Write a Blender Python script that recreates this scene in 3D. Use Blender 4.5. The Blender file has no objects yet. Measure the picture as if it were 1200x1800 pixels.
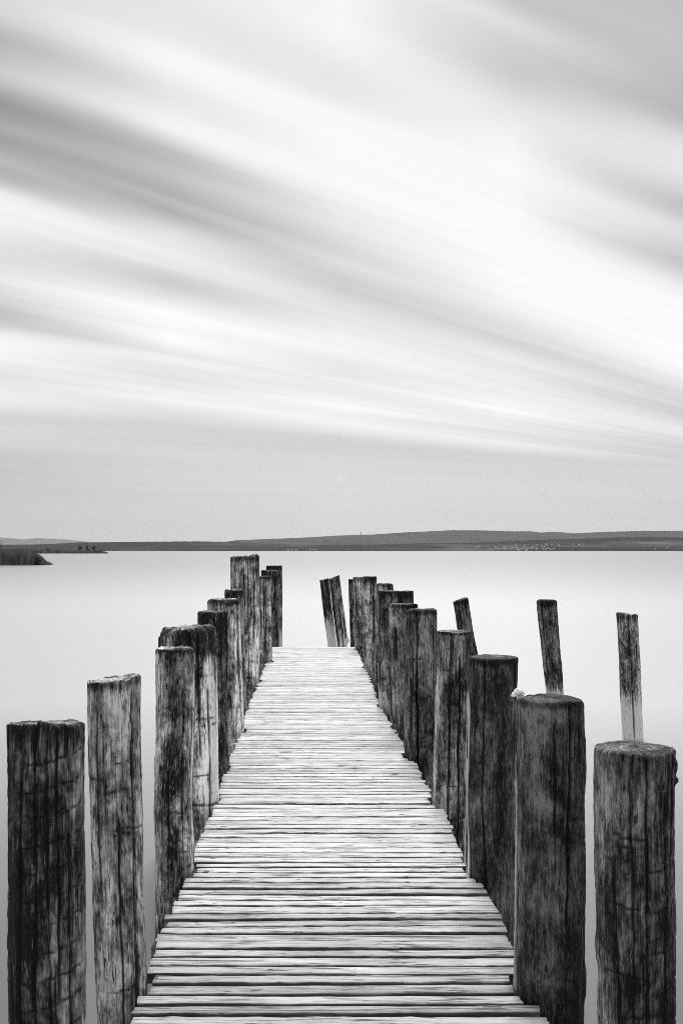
import bpy, bmesh, math, random
import numpy as np
from mathutils import Vector

# ---------------------------------------------------------------- camera, sky, sun, exposure
S = bpy.context.scene
COL = S.collection
F = 1750.0            # focal length in photo pixels (photo 1200 x 1800)
CX, HY = 544.0, 968.0  # where the jetty's direction meets the horizon
H = 1.7               # camera above the deck (deck top z = 0)
WZ = -0.5             # water level

cam_d = bpy.data.cameras.new('camera')
cam = bpy.data.objects.new('camera', cam_d); COL.objects.link(cam)
cam.location = (0, 0, H); cam.rotation_euler = (math.radians(90), 0, 0)
cam_d.sensor_fit = 'VERTICAL'; cam_d.sensor_height = 36.0; cam_d.sensor_width = 24.0
cam_d.lens = 36.0 * F / 1800.0
cam_d.shift_x = (600 - CX) / 1800.0
cam_d.shift_y = (HY - 900) / 1800.0
cam_d.clip_start = 0.05; cam_d.clip_end = 120000.0
S.camera = cam
S.view_settings.view_transform = 'Standard'
S.view_settings.look = 'None'
S.view_settings.exposure = 0.0
S.view_settings.gamma = 1.0
S.cycles.max_bounces = 8
S.cycles.volume_bounces = 2
S.cycles.use_denoising = False
S.cycles.filter_width = 0.9

SUN_EL, SUN_AZ = math.radians(50), math.radians(6)      # azimuth from +Y (straight ahead) towards +X
sun_d = bpy.data.lights.new('sun', 'SUN'); sun_d.energy = 1.8; sun_d.angle = math.radians(14)
sun_d.color = (1.0, 1.0, 1.0)
sun = bpy.data.objects.new('sun', sun_d); COL.objects.link(sun)
sd = Vector((math.sin(SUN_AZ) * math.cos(SUN_EL), math.cos(SUN_AZ) * math.cos(SUN_EL), math.sin(SUN_EL)))
sun.rotation_euler = sd.to_track_quat('Z', 'Y').to_euler(); sun.location = (0, 0, 60)


class NT:
    """small node-tree writer"""
    def __init__(self, tree):
        self.t = tree; self.n = tree.nodes; self.l = tree.links; self.n.clear()

    def new(self, kind, **kw):
        nd = self.n.new(kind)
        for k, v in kw.items(): setattr(nd, k, v)
        return nd

    def put(self, sock, v):
        if isinstance(v, bpy.types.NodeSocket): self.l.new(v, sock)
        elif v is not None: sock.default_value = v

    def math(self, op, a, b=None, c=None, clamp=False):
        nd = self.new('ShaderNodeMath', operation=op, use_clamp=clamp)
        for i, v in enumerate((a, b, c)):
            if v is not None: self.put(nd.inputs[i], v)
        return nd.outputs[0]

    def vmath(self, op, a, b=None):
        nd = self.new('ShaderNodeVectorMath', operation=op)
        self.put(nd.inputs[0], a)
        if b is not None: self.put(nd.inputs[1], b)
        return nd.outputs[0]

    def rng(self, v, a, b, c=0.0, d=1.0, kind='SMOOTHSTEP'):
        nd = self.new('ShaderNodeMapRange', interpolation_type=kind)
        for i, x in enumerate((v, a, b, c, d)): self.put(nd.inputs[i], x)
        return nd.outputs[0]

    def noise(self, vec, scale=1.0, detail=3.0, rough=0.55, dist=0.0):
        nd = self.new('ShaderNodeTexNoise')
        self.put(nd.inputs['Vector'], vec); nd.inputs['Scale'].default_value = scale
        nd.inputs['Detail'].default_value = detail; nd.inputs['Roughness'].default_value = rough
        nd.inputs['Distortion'].default_value = dist
        return nd.outputs['Fac']

    def xyz(self, x, y, z=0.0):
        nd = self.new('ShaderNodeCombineXYZ')
        for i, v in enumerate((x, y, z)): self.put(nd.inputs[i], v)
        return nd.outputs[0]

    def sep(self, v):
        nd = self.new('ShaderNodeSeparateXYZ'); self.put(nd.inputs[0], v); return nd.outputs

    def mix(self, f, a, b):
        nd = self.new('ShaderNodeMix', data_type='FLOAT')
        self.put(nd.inputs[0], f); self.put(nd.inputs[2], a); self.put(nd.inputs[3], b)
        return nd.outputs[0]

    def attr(self, name, kind='GEOMETRY'):
        return self.new('ShaderNodeAttribute', attribute_name=name, attribute_type=kind)


# Long-exposure cloud streaks: they sink towards the right and lie flat near the horizon.
G_MAX, G_C, CMAX = 0.36, 0.28, 0.85


def streak_row(c, px):
    """photo row at column px of the streak that starts at height c over the left edge of the view"""
    return HY - F * (c - G_MAX * (1 - math.exp(-(c / G_C) ** 2)) * px / F)


def streak_of(px, y):
    lo, hi = 0.0, 2.0
    for _ in range(50):
        m_ = .5 * (lo + hi)
        if streak_row(m_, px) > y: lo = m_
        else: hi = m_
    return lo


SKY_COLUMNS = {   # photo column -> (photo row, display grey) along it
    0: [(0, .85), (35, .80), (65, .71), (100, .74), (140, .78), (165, .66), (190, .60), (225, .66), (250, .61), (285, .72), (300, .68), (325, .77), (345, .96), (395, .95), (445, .87), (500, .91), (535, .82), (548, .75), (575, .83), (600, .99), (640, .95), (665, .89), (705, .95), (735, .82), (760, .85), (800, .78), (850, .77), (910, .77), (960, .73)],
    300: [(0, .91), (60, .92), (100, .98), (160, .91), (210, .95), (235, .93), (265, .76), (310, .75), (340, .67), (355, .74), (372, .69), (400, .85), (430, .94), (470, .90), (492, .80), (520, .88), (555, 1.03), (600, 1.0), (618, .92), (630, .96), (672, .90), (705, .96), (745, .83), (800, .83), (860, .82), (960, .79)],
    600: [(0, .97), (60, .98), (130, .92), (165, .92), (200, .98), (290, .99), (340, .97), (400, .91), (440, .84), (458, .88), (500, .80), (530, .87), (575, .93), (620, .97), (650, .92), (690, .94), (710, .99), (730, .95), (745, .97), (775, .82), (820, .85), (960, .84)],
    900: [(0, .77), (35, .86), (75, .82), (125, .79), (170, .87), (220, .94), (270, .99), (340, .99), (450, 1.02), (520, 1.0), (555, .92), (590, .86), (605, .83), (625, .91), (650, .92), (690, .96), (720, .98), (740, .94), (764, .90), (780, .94), (800, .83), (850, .84), (960, .83)],
    1200: [(0, .75), (50, .76), (100, .75), (160, .73), (205, .73), (240, .86), (290, .90), (325, .84), (360, .76), (400, .88), (445, .80), (462, .77), (500, .93), (560, 1.03), (620, 1.02), (660, .96), (695, .86), (725, .82), (742, .86), (757, .94), (775, .84), (800, .82), (850, .82), (960, .81)],
}
w = bpy.data.worlds.new('World'); S.world = w; w.use_nodes = True
N = NT(w.node_tree)
sky = N.new('ShaderNodeTexSky', sky_type='NISHITA', sun_disc=False, sun_elevation=SUN_EL, sun_rotation=SUN_AZ)
sky_bw = N.new('ShaderNodeRGBToBW'); N.l.new(sky.outputs[0], sky_bw.inputs[0])
gx, gy, gz = N.sep(N.new('ShaderNodeTexCoord').outputs['Generated'])
fy = N.math('MAXIMUM', gy, 0.08)
az = N.math('DIVIDE', gx, fy)
el = N.math('DIVIDE', N.math('MAXIMUM', gz, 0.0), fy)
xq = N.math('SMOOTH_MIN', N.math('SMOOTH_MAX', N.math('ADD', az, CX / F), -0.3, 0.2), 0.84, 0.14)
q = N.math('ADD', el, N.math('MULTIPLY', xq, N.math('MINIMUM', el, 0.3)))
for _ in range(4):                                              # Newton steps for the streak through this direction
    ex = N.math('EXPONENT', N.math('MULTIPLY', N.math('POWER', N.math('DIVIDE', q, G_C), 2.0), -1.0))
    fq = N.math('SUBTRACT', N.math('SUBTRACT', q, N.math('MULTIPLY', xq, N.math('MULTIPLY', G_MAX, N.math('SUBTRACT', 1.0, ex)))), el)
    dq = N.math('SUBTRACT', 1.0, N.math('MULTIPLY', xq, N.math('MULTIPLY', N.math('MULTIPLY', q, 2 * G_MAX / G_C ** 2), ex)))
    q = N.math('MAXIMUM', N.math('SUBTRACT', q, N.math('DIVIDE', fq, dq)), 0.0)
lq = N.math('LOGARITHM', N.math('ADD', q, 0.06), math.e)
warp = N.noise(N.xyz(N.math('MULTIPLY', az, 2.6), N.math('MULTIPLY', lq, 1.8), 3.1), 1.0, 2.0)
q2 = N.math('ADD', q, N.math('MULTIPLY', N.math('SUBTRACT', warp, 0.5), N.math('MULTIPLY', q, 0.05)))
qn = N.math('DIVIDE', q2, CMAX, clamp=True)
xi = N.math('DIVIDE', N.math('ADD', N.math('MULTIPLY', az, F), CX), 1200.0)
cols = sorted(SKY_COLUMNS)
val = None
for i, px in enumerate(cols):
    cr = N.new('ShaderNodeValToRGB'); cr.color_ramp.interpolation = 'CARDINAL'
    pts = sorted((streak_of(px, y) / CMAX, g) for y, g in SKY_COLUMNS[px])
    e = cr.color_ramp.elements
    while len(e) < len(pts): e.new(0.5)
    for k, (p, g) in enumerate(pts):
        e[k].position = min(1.0, max(0.0, p))
    for k, (p, g) in enumerate(pts):
        e[k].color = (g, g, g, 1)
    N.put(cr.inputs[0], qn)
    v = cr.outputs[0]
    bw = N.new('ShaderNodeRGBToBW'); N.l.new(v, bw.inputs[0]); v = bw.outputs[0]
    if val is None: val = v
    else:
        val = N.mix(N.rng(xi, cols[i - 1] / 1200.0, px / 1200.0, kind='LINEAR'), val, v)
# fine combed streaks
st = N.noise(N.xyz(N.math('MULTIPLY', az, 1.3), N.math('MULTIPLY', lq, 11.0), 0.0), 1.0, 3.0, 0.55)
st2 = N.noise(N.xyz(N.math('MULTIPLY', az, 2.0), N.math('MULTIPLY', lq, 38.0), 7.0), 1.0, 2.0, 0.5)
amp = N.math('MULTIPLY', N.rng(q, 0.06, 0.2, 0.5, 1.25), N.rng(q, 0.35, 0.6, 1.0, 0.45))
fine = N.math('ADD', N.math('MULTIPLY', N.math('SUBTRACT', st, 0.5), 0.09), N.math('MULTIPLY', N.math('SUBTRACT', st2, 0.5), 0.055))
val = N.math('ADD', val, N.math('MULTIPLY', fine, amp))
# behind and overhead: the same kind of combed cloud, a little thicker and greyer
gz2 = N.math('MAXIMUM', gz, 0.05)
pu = N.math('DIVIDE', gx, gz2); pv = N.math('DIVIDE', gy, gz2)
ps = N.math('ADD', N.math('MULTIPLY', pu, 0.64), N.math('MULTIPLY', pv, 0.77))
pt = N.math('SUBTRACT', N.math('MULTIPLY', pu, 0.77), N.math('MULTIPLY', pv, 0.64))
back = N.noise(N.xyz(N.math('MULTIPLY', ps, 0.12), N.math('MULTIPLY', pt, 0.9), 2.0), 1.0, 3.0)
back = N.rng(back, 0.3, 0.7, 0.60, 0.92)
hy = N.math('DIVIDE', gy, N.math('MAXIMUM', N.math('SQRT', N.math('ADD', N.math('MULTIPLY', gx, gx), N.math('MULTIPLY', gy, gy))), 0.001))
back = N.mix(N.rng(gz, 0.08, 0.35), 0.82, back)
val = N.mix(N.math('MULTIPLY', N.rng(hy, 0.62, 0.90), N.rng(gy, 0.15, 0.5)), back, val)
lin = N.math('POWER', N.math('MAXIMUM', val, 0.0), 2.2)
lin = N.math('MULTIPLY', lin, N.rng(gz, 0.5, 0.95, 1.0, 2.7))     # an overcast sky is brightest overhead
SKY_STRENGTH = 0.1
cloud = N.math('MULTIPLY', lin, 1.0 / SKY_STRENGTH)
total = N.mix(0.94, sky_bw.outputs[0], cloud)                   # thin cloud veil over the clear sky
bg = N.new('ShaderNodeBackground'); bg.inputs['Strength'].default_value = SKY_STRENGTH
N.put(bg.inputs['Color'], total)
N.l.new(bg.outputs[0], N.new('ShaderNodeOutputWorld').inputs['Surface'])


# ---------------------------------------------------------------- helpers
def tag(o, label=None, cat=None, group=None, kind=None):
    if label: o['label'] = label
    if cat: o['category'] = cat
    if group: o['group'] = group
    if kind: o['kind'] = kind
    return o


def P(px, py, d):
    """a photo pixel at distance d along the view -> world point"""
    return Vector(((px - CX) * d / F, d, H - (py - HY) * d / F))


def mesh_obj(name, verts, faces, mat, parent=None, smooth=False, attrs=None):
    me = bpy.data.meshes.new(name)
    me.from_pydata([tuple(v) for v in verts], [], [tuple(f) for f in faces])
    for k, a in (attrs or {}).items():
        a = np.asarray(a, dtype=np.float32)
        if a.ndim == 2:
            at = me.attributes.new(k, 'FLOAT_VECTOR', 'POINT'); at.data.foreach_set('vector', a.ravel())
        else:
            at = me.attributes.new(k, 'FLOAT', 'POINT'); at.data.foreach_set('value', a)
    if smooth: me.polygons.foreach_set('use_smooth', [True] * len(me.polygons))
    me.materials.append(mat); me.update()
    o = bpy.data.objects.new(name, me); COL.objects.link(o)
    if parent: o.parent = parent
    return o


def _hash(ix, iy, seed):
    h = (ix.astype(np.int64) * 374761393 + iy.astype(np.int64) * 668265263 + seed * 982451653) & 0xFFFFFFFF
    h = ((h ^ (h >> 13)) * 1274126177) & 0xFFFFFFFF
    h = h ^ (h >> 16)
    return (h & 0xFFFFFF).astype(float) / float(0xFFFFFF)


def vn(x, y, seed, per=None):
    """value noise -1..1, periodic in x when per is given"""
    x = np.asarray(x, float); y = np.asarray(y, float)
    x0 = np.floor(x); y0 = np.floor(y); fx = x - x0; fy_ = y - y0
    fx = fx * fx * (3 - 2 * fx); fy_ = fy_ * fy_ * (3 - 2 * fy_)
    xa, xb = x0, x0 + 1
    if per: xa, xb = np.mod(xa, per), np.mod(xb, per)
    a = _hash(xa, y0, seed); b = _hash(xb, y0, seed); c = _hash(xa, y0 + 1, seed); d = _hash(xb, y0 + 1, seed)
    return 2 * ((a * (1 - fx) + b * fx) * (1 - fy_) + (c * (1 - fx) + d * fx) * fy_) - 1


def new_mat(name):
    m = bpy.data.materials.new(name); m.use_nodes = True
    return m, NT(m.node_tree)


def finish(n, shader, disp=None):
    out = n.new('ShaderNodeOutputMaterial'); n.l.new(shader, out.inputs['Surface'])


def principled(n, col, rough=0.8, spec=0.3, normal=None):
    p = n.new('ShaderNodeBsdfPrincipled')
    if isinstance(col, bpy.types.NodeSocket):
        n.put(p.inputs['Base Color'], n.xyz(col, col, col))
    else: p.inputs['Base Color'].default_value = (col, col, col, 1)
    n.put(p.inputs['Roughness'], rough); n.put(p.inputs['Specular IOR Level'], spec)
    if normal is not None: n.l.new(normal, p.inputs['Normal'])
    return p.outputs[0]


def bump(n, h, strength, dist):
    b = n.new('ShaderNodeBump'); b.inputs['Strength'].default_value = strength; b.inputs['Distance'].default_value = dist
    n.put(b.inputs['Height'], h); return b.outputs[0]


def ramp_mat(name, scale_vec, lo, hi, scale=1.0, a=0.3, b=0.7, rough=0.9, detail=4.0):
    m, n = new_mat(name)
    v = n.vmath('MULTIPLY', n.new('ShaderNodeTexCoord').outputs['Object'], scale_vec)
    f = n.noise(v, scale, detail)
    finish(n, principled(n, n.rng(f, a, b, lo, hi), rough, 0.1)); return m


# ---------------------------------------------------------------- materials
def make_post_material():
    m, n = new_mat('weathered_post_wood')
    g = n.attr('grain').outputs['Vector']                 # straight-grained coordinates of the log
    oi = n.new('ShaderNodeObjectInfo')
    tone, moss, pale = n.sep(oi.outputs['Color'])
    seed = n.math('MULTIPLY', oi.outputs['Random'], 91.0)
    off = n.xyz(seed, seed, seed)
    def co(sx, sz): return n.vmath('ADD', n.vmath('MULTIPLY', g, (sx, sx, sz)), off)
    fibre = n.noise(co(95, 3.0), 1.0, 5.0, 0.68, 0.4)
    fine = n.noise(co(230, 12.0), 1.0, 3.0, 0.65)
    blotch = n.noise(co(9, 4.5), 1.0, 5.0, 0.62, 0.6)
    big = n.noise(co(4.5, 1.3), 1.0, 2.0, 0.5)
    fleck = n.noise(co(62, 26.0), 1.0, 3.0, 0.65)
    def c0(x, k): return n.math('MULTIPLY', n.math('SUBTRACT', x, 0.5), k)
    v = n.math('ADD', c0(fibre, 1.35), c0(blotch, 2.6))
    v = n.math('ADD', v, c0(big, 1.6))
    v = n.math('ADD', v, c0(fleck, 1.5))
    v = n.math('ADD', v, c0(fine, 1.1))
    v = n.math('ADD', v, 0.40)
    lit_wear = n.attr('lit_wear').outputs['Fac']                  # light on inner sides painted as pale strips; also knot rings, stains
    wn = n.rng(n.math('ADD', lit_wear, c0(n.noise(co(40, 5.0), 1.0, 4.0, 0.65), 1.6)), 0.35, 0.9)
    v = n.math('ADD', v, n.math('MULTIPLY', n.math('MINIMUM', lit_wear, 0.0), 0.8))
    v = n.math('ADD', v, n.math('MULTIPLY', wn, n.math('MULTIPLY', n.rng(lit_wear, 0.0, 0.1), 0.75)))
    # bleached foot and wet, mossy head of the log: ragged edges that follow the fibre
    dtop = n.attr('from_top').outputs['Fac']
    rag = n.math('MULTIPLY', n.math('SUBTRACT', n.noise(co(40, 3.0), 1.0, 4.0), 0.5), 0.9)
    mossy = n.rng(n.math('ADD', dtop, n.math('MULTIPLY', rag, n.math('ADD', moss, 0.05))), n.math('MULTIPLY', moss, 1.1), n.math('MULTIPLY', moss, 0.35))
    mossy = n.math('MULTIPLY', mossy, n.rng(moss, 0.0, 0.02))
    v = n.math('SUBTRACT', v, n.math('MULTIPLY', mossy, 0.55))
    foot = n.attr('from_foot').outputs['Fac']
    ft = n.rng(n.math('ADD', foot, rag), n.math('MULTIPLY', pale, 1.0), n.math('MULTIPLY', pale, 0.45))
    ft = n.math('MULTIPLY', ft, n.rng(pale, 0.0, 0.05))
    v = n.math('ADD', v, n.math('MULTIPLY', ft, 0.95))
    alb = n.rng(v, -0.30, 1.10, 0.0, 1.0, 'LINEAR')
    alb = n.math('ADD', n.math('MULTIPLY', n.math('POWER', alb, 2.3), 0.80), 0.007)
    alb = n.math('MULTIPLY', alb, tone)
    pit = n.math('MULTIPLY', n.rng(n.noise(co(105, 15.0), 1.0, 2.0, 0.6, 0.5), 0.58, 0.65), n.rng(n.noise(co(14, 5.0), 1.0, 2.0), 0.42, 0.58))
    alb = n.math('MULTIPLY', alb, n.math('SUBTRACT', 1.0, n.math('MULTIPLY', pit, 0.85)))
    chip = n.math('MULTIPLY', n.rng(n.noise(n.vmath('ADD', co(125, 13.0), (9.0, 4.0, 2.0)), 1.0, 2.0, 0.6, 0.4), 0.60, 0.68), n.rng(n.noise(co(11, 3.5), 1.0, 2.0), 0.45, 0.62))
    alb = n.mix(n.math('MULTIPLY', chip, 0.55), alb, n.math('MULTIPLY', tone, 0.5))
    alb = n.mix(n.math('MULTIPLY', n.math('MULTIPLY', wn, n.rng(lit_wear, 0.5, 1.1)), 0.75), alb, n.math('ADD', 0.25, n.math('MULTIPLY', fibre, 0.6)))
    alb = n.mix(n.math('MULTIPLY', ft, 0.75), alb, n.math('ADD', 0.5, n.math('MULTIPLY', fibre, 0.5)))
    # pale scrapes
    scr = n.noise(n.vmath('ADD', n.vmath('MULTIPLY', g, (26, 26, 260)), off), 1.0, 2.0, 0.5, 1.2)
    scm = n.noise(co(8, 6.0), 1.0, 2.0)
    scrape = n.math('MULTIPLY', n.rng(scr, 0.66, 0.72), n.rng(scm, 0.52, 0.62))
    alb = n.mix(n.math('MULTIPLY', scrape, 0.7), alb, n.math('MULTIPLY', tone, 0.5))
    crack = n.attr('crack').outputs['Fac']                # dirt held in the grooves; also the shaded side painted on one tilted post
    hair = n.rng(n.noise(co(110, 2.0), 1.0, 2.0, 0.5, 0.3), 0.34, 0.27)
    alb = n.math('MULTIPLY', alb, n.math('SUBTRACT', 1.0, n.math('MULTIPLY', hair, 0.7)))
    alb = n.math('MULTIPLY', alb, n.math('SUBTRACT', 1.0, n.math('MULTIPLY', crack, 0.92, clamp=True)))
    alb = n.math('MAXIMUM', alb, 0.006)
    h = n.math('ADD', n.math('MULTIPLY', fibre, 0.6), n.math('ADD', n.math('MULTIPLY', fine, 0.25), n.math('MULTIPLY', fleck, 0.3)))
    h = n.math('SUBTRACT', h, n.math('MULTIPLY', hair, 0.5))
    finish(n, principled(n, alb, 0.78, 0.22, bump(n, h, 0.8, 0.006)))
    return m


def make_deck_material():
    m, n = new_mat('weathered_deck_wood')
    g = n.attr('grain').outputs['Vector']
    pr = n.attr('plank_tone').outputs['Fac']
    off = n.xyz(n.math('MULTIPLY', pr, 57.0), n.math('MULTIPLY', pr, 31.0), n.math('MULTIPLY', pr, 17.0))
    def co(sx, sy): return n.vmath('ADD', n.vmath('MULTIPLY', g, (sx, sy, sy)), off)
    fibre = n.noise(co(3.5, 150), 1.0, 5.0, 0.7, 0.5)
    fine = n.noise(co(11.0, 420), 1.0, 2.0, 0.6)
    patch = n.noise(co(2.6, 12), 1.0, 4.0, 0.6, 0.8)
    v = n.math('ADD', 0.60, n.math('MULTIPLY', n.math('SUBTRACT', fibre, 0.5), 0.95))
    v = n.math('ADD', v, n.math('MULTIPLY', n.math('SUBTRACT', patch, 0.5), 0.85))
    v = n.math('ADD', v, n.math('MULTIPLY', n.math('SUBTRACT', fine, 0.5), 0.5))
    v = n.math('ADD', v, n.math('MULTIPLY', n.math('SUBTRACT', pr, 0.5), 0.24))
    # dark rot streaks and splits that run with the plank
    s1 = n.noise(co(4.5, 75), 1.0, 3.0, 0.65, 0.9)
    sm = n.noise(co(3.3, 9), 1.0, 2.0)
    streak = n.math('MULTIPLY', n.rng(s1, 0.53, 0.63), n.rng(sm, 0.44, 0.58))
    s2 = n.noise(co(1.3, 150), 1.0, 2.0, 0.5, 0.4)
    split = n.math('MULTIPLY', n.rng(s2, 0.60, 0.66), n.rng(n.noise(co(1.6, 5), 1.0, 1.0), 0.42, 0.56))
    eye = n.rng(n.noise(co(7.5, 30), 1.0, 1.0, 0.5, 1.2), 0.69, 0.76)      # small dark knots
    streak = n.math('MAXIMUM', streak, eye)
    dark = n.math('MAXIMUM', n.math('MULTIPLY', streak, 0.9), split)
    edge = n.attr('edge').outputs['Fac']                  # grime on rounded edges, with gap shade painted down the board sides
    er = n.rng(n.math('ADD', edge, n.math('MULTIPLY', n.math('SUBTRACT', n.noise(co(5, 40), 1.0, 3.0), 0.5), 0.8)), 0.55, 1.0)
    dark = n.math('MAXIMUM', dark, n.math('MULTIPLY', er, 0.93))
    alb = n.rng(v, 0.05, 0.82, 0.17, 0.86, 'LINEAR')
    alb = n.mix(dark, alb, 0.035)
    h = n.math('SUBTRACT', n.math('ADD', n.math('MULTIPLY', fibre, 0.6), n.math('MULTIPLY', fine, 0.25)), n.math('MULTIPLY', dark, 0.8))
    finish(n, principled(n, alb, 0.62, 0.35, bump(n, h, 0.7, 0.004)))
    return m


def make_water_material():
    m, n = new_mat('smooth_turbid_water')
    fr = n.new('ShaderNodeFresnel'); fr.inputs['IOR'].default_value = 1.36
    pos = n.new('ShaderNodeNewGeometry').outputs['Position']
    soft = n.noise(n.vmath('MULTIPLY', pos, (0.05, 0.02, 1.0)), 1.0, 2.0)
    d = n.new('ShaderNodeBsdfDiffuse'); a = n.rng(soft, 0.3, 0.7, 0.06, 0.08)
    n.put(d.inputs['Color'], n.xyz(a, a, a))
    g = n.new('ShaderNodeBsdfGlossy'); g.inputs['Roughness'].default_value = 0.25
    g.inputs['Color'].default_value = (1, 1, 1, 1)
    mx = n.new('ShaderNodeMixShader'); gq = n.new('ShaderNodeNewGeometry'); dp = n.new('ShaderNodeVectorMath', operation='DOT_PRODUCT')
    n.l.new(gq.outputs['Incoming'], dp.inputs[0]); n.l.new(gq.outputs['Normal'], dp.inputs[1])
    hide = n.rng(n.math('ABSOLUTE', dp.outputs['Value']), 0.0, 0.06, 0.60, 1.0)          # ripples hide one another at a grazing look
    n.put(mx.inputs[0], n.math('MULTIPLY', hide, n.math('MINIMUM', n.math('MULTIPLY', fr.outputs[0], 1.9), 0.80)))
    n.l.new(d.outputs[0], mx.inputs[1]); n.l.new(g.outputs[0], mx.inputs[2])
    finish(n, mx.outputs[0]); return m


M_POST = make_post_material()
M_DECK = make_deck_material()
M_WATER = make_water_material()
M_BEAM = ramp_mat('beam_wood', (2, 30, 30), 0.06, 0.2)
M_HILL = ramp_mat('wooded_hill', (0.0016, 0.0006, 0.03), 0.012, 0.12, 1.0, 0.48, 0.8)
M_RIDGE = ramp_mat('wooded_ridge', (0.0012, 0.0012, 0.02), 0.025, 0.055)
M_REED = ramp_mat('reeds', (0.5, 0.3, 0.12), 0.045, 0.26, 1.0, 0.3, 0.7)
M_LEAF = ramp_mat('leaves', (0.6, 0.6, 0.6), 0.04, 0.09)
M_BARK = ramp_mat('bark', (2, 2, 0.5), 0.05, 0.12)
M_WALL = ramp_mat('house_render', (0.2, 0.2, 0.2), 0.45, 0.62)
M_ROOF = ramp_mat('house_roof', (0.3, 0.3, 2.0), 0.14, 0.24)
M_STEEL = ramp_mat('grey_steel', (1, 1, 0.3), 0.12, 0.2)
M_SCRAP = ramp_mat('white_plastic', (40, 40, 40), 0.84, 0.92, rough=0.5)


# ---------------------------------------------------------------- water, hills
def ring_sheet(name, z, radii, seg, mat):
    v = [(0, 0, z)]; f = []
    for r in radii:
        for k in range(seg):
            a = 2 * math.pi * k / seg; v.append((r * math.cos(a), r * math.sin(a), z))
    for k in range(seg): f.append((0, 1 + k, 1 + (k + 1) % seg))
    for i in range(len(radii) - 1):
        a0, b0 = 1 + i * seg, 1 + (i + 1) * seg
        for k in range(seg): f.append((a0 + k, b0 + k, b0 + (k + 1) % seg, a0 + (k + 1) % seg))
    return mesh_obj(name, v, f, mat)


tag(ring_sheet('water', WZ, [8, 30, 120, 500, 2000, 8000, 30000, 52000], 96, M_WATER), kind='structure')


def interp(pts, x):
    xs = [p[0] for p in pts]; ys = [p[1] for p in pts]
    return np.interp(x, xs, ys)


NEAR_TOP = [(-900, 962), (-300, 958), (60, 957.2), (146, 953.4), (250, 952.4), (300, 951.9), (345, 951.6), (400, 952.5), (450, 955), (500, 957), (560, 958), (600, 957.3), (660, 957),
            (700, 956), (750, 955), (830, 954), (900, 951), (960, 948.4), (1030, 946.5), (1100, 944), (1140, 943), (1200, 945), (1500, 940), (2200, 950)]
FAR_TOP = [(330, 968), (380, 955), (415, 949.5), (480, 947), (540, 944.5), (600, 941), (655, 939.5), (700, 936.5), (750, 934), (790, 932), (830, 932), (870, 933), (900, 934), (930, 933.6), (950, 936),
           (970, 935), (985, 935), (1000, 937.3), (1020, 937), (1060, 935), (1130, 933), (1200, 933), (1500, 937), (2200, 950)]
PALE_TOP = [(-900, 955), (-200, 950), (0, 944.5), (20, 946), (42, 948), (70, 946), (90, 946.7), (120, 948.5), (150, 952), (200, 958), (260, 968)]


def hill_z(top, d_shore, d_ridge, px, d, seed):
    """terrain height along one line of sight column px at depth d"""
    z_ridge = H + (HY - interp(top, px)) * d_ridge / F
    t = np.clip((d - d_shore) / (d_ridge - d_shore), 0, 1)
    s = t ** 0.8 * (1 + 0.10 * vn(px / 60.0, t * 4, seed) * (1 - t) * 2)
    z = WZ + (z_ridge - WZ) * s
    back = np.clip((d - d_ridge) / (d_ridge - d_shore), 0, 1)
    return z * (1 - back) + (WZ - 2) * back


def hill(name, top, d_shore, d_ridge, x0, x1, mat, seed, nx=420, ny=22, rough=0.5):
    px = np.linspace(x0, x1, nx)
    ds = np.concatenate([np.linspace(d_shore, d_ridge, ny), np.linspace(d_ridge, 2 * d_ridge - d_shore, 5)[1:]])
    v = []; f = []
    for j, d in enumerate(ds):
        z = hill_z(top, d_shore, d_ridge, px, np.full(nx, d), seed)
        z = z + rough * d / F * (vn(px / 5.0, j * 0.9, seed + 1) * 0.5 + vn(px / 2.2, j * 1.7, seed + 2) * 0.35) * np.clip((z - WZ) / (6 * d / F), 0, 1)
        for i in range(nx): v.append(((px[i] - CX) * d / F, d, z[i] - (0.8 if j == 0 else 0)))
    nn = len(ds)
    for j in range(nn - 1):
        for i in range(nx - 1):
            a = j * nx + i; f.append((a, a + 1, a + nx + 1, a + nx))
    return tag(mesh_obj(name, v, f, mat, smooth=True), kind='structure')


hill('shore_hills', NEAR_TOP, 5500, 6600, -900, 2200, M_HILL, 5, nx=900)
hill('far_hills', FAR_TOP, 13500, 16500, 330, 2200, M_RIDGE, 9, nx=700)
hill('distant_hills', PALE_TOP, 44000, 47000, -900, 260, M_RIDGE, 13)

# ---------------------------------------------------------------- far village, masts
rnd = random.Random(4)


def house_mesh(wd, dp, hw, hr):
    v = [(-wd, -dp, -6), (wd, -dp, -6), (wd, dp, -6), (-wd, dp, -6), (-wd, -dp, hw), (wd, -dp, hw), (wd, dp, hw), (-wd, dp, hw)]
    f = [(0, 1, 5, 4), (1, 2, 6, 5), (2, 3, 7, 6), (3, 0, 4, 7), (4, 5, 6, 7)]
    e = 0.5
    r = [(-wd - e, -dp - e, hw + .05), (wd + e, -dp - e, hw + .05), (wd + e, dp + e, hw + .05), (-wd - e, dp + e, hw + .05), (-wd - e, 0, hw + hr), (wd + e, 0, hw + hr)]
    rf = [(0, 1, 5, 4), (2, 3, 4, 5), (1, 2, 5), (3, 0, 4), (3, 2, 1, 0)]
    return v, f, r, rf


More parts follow.
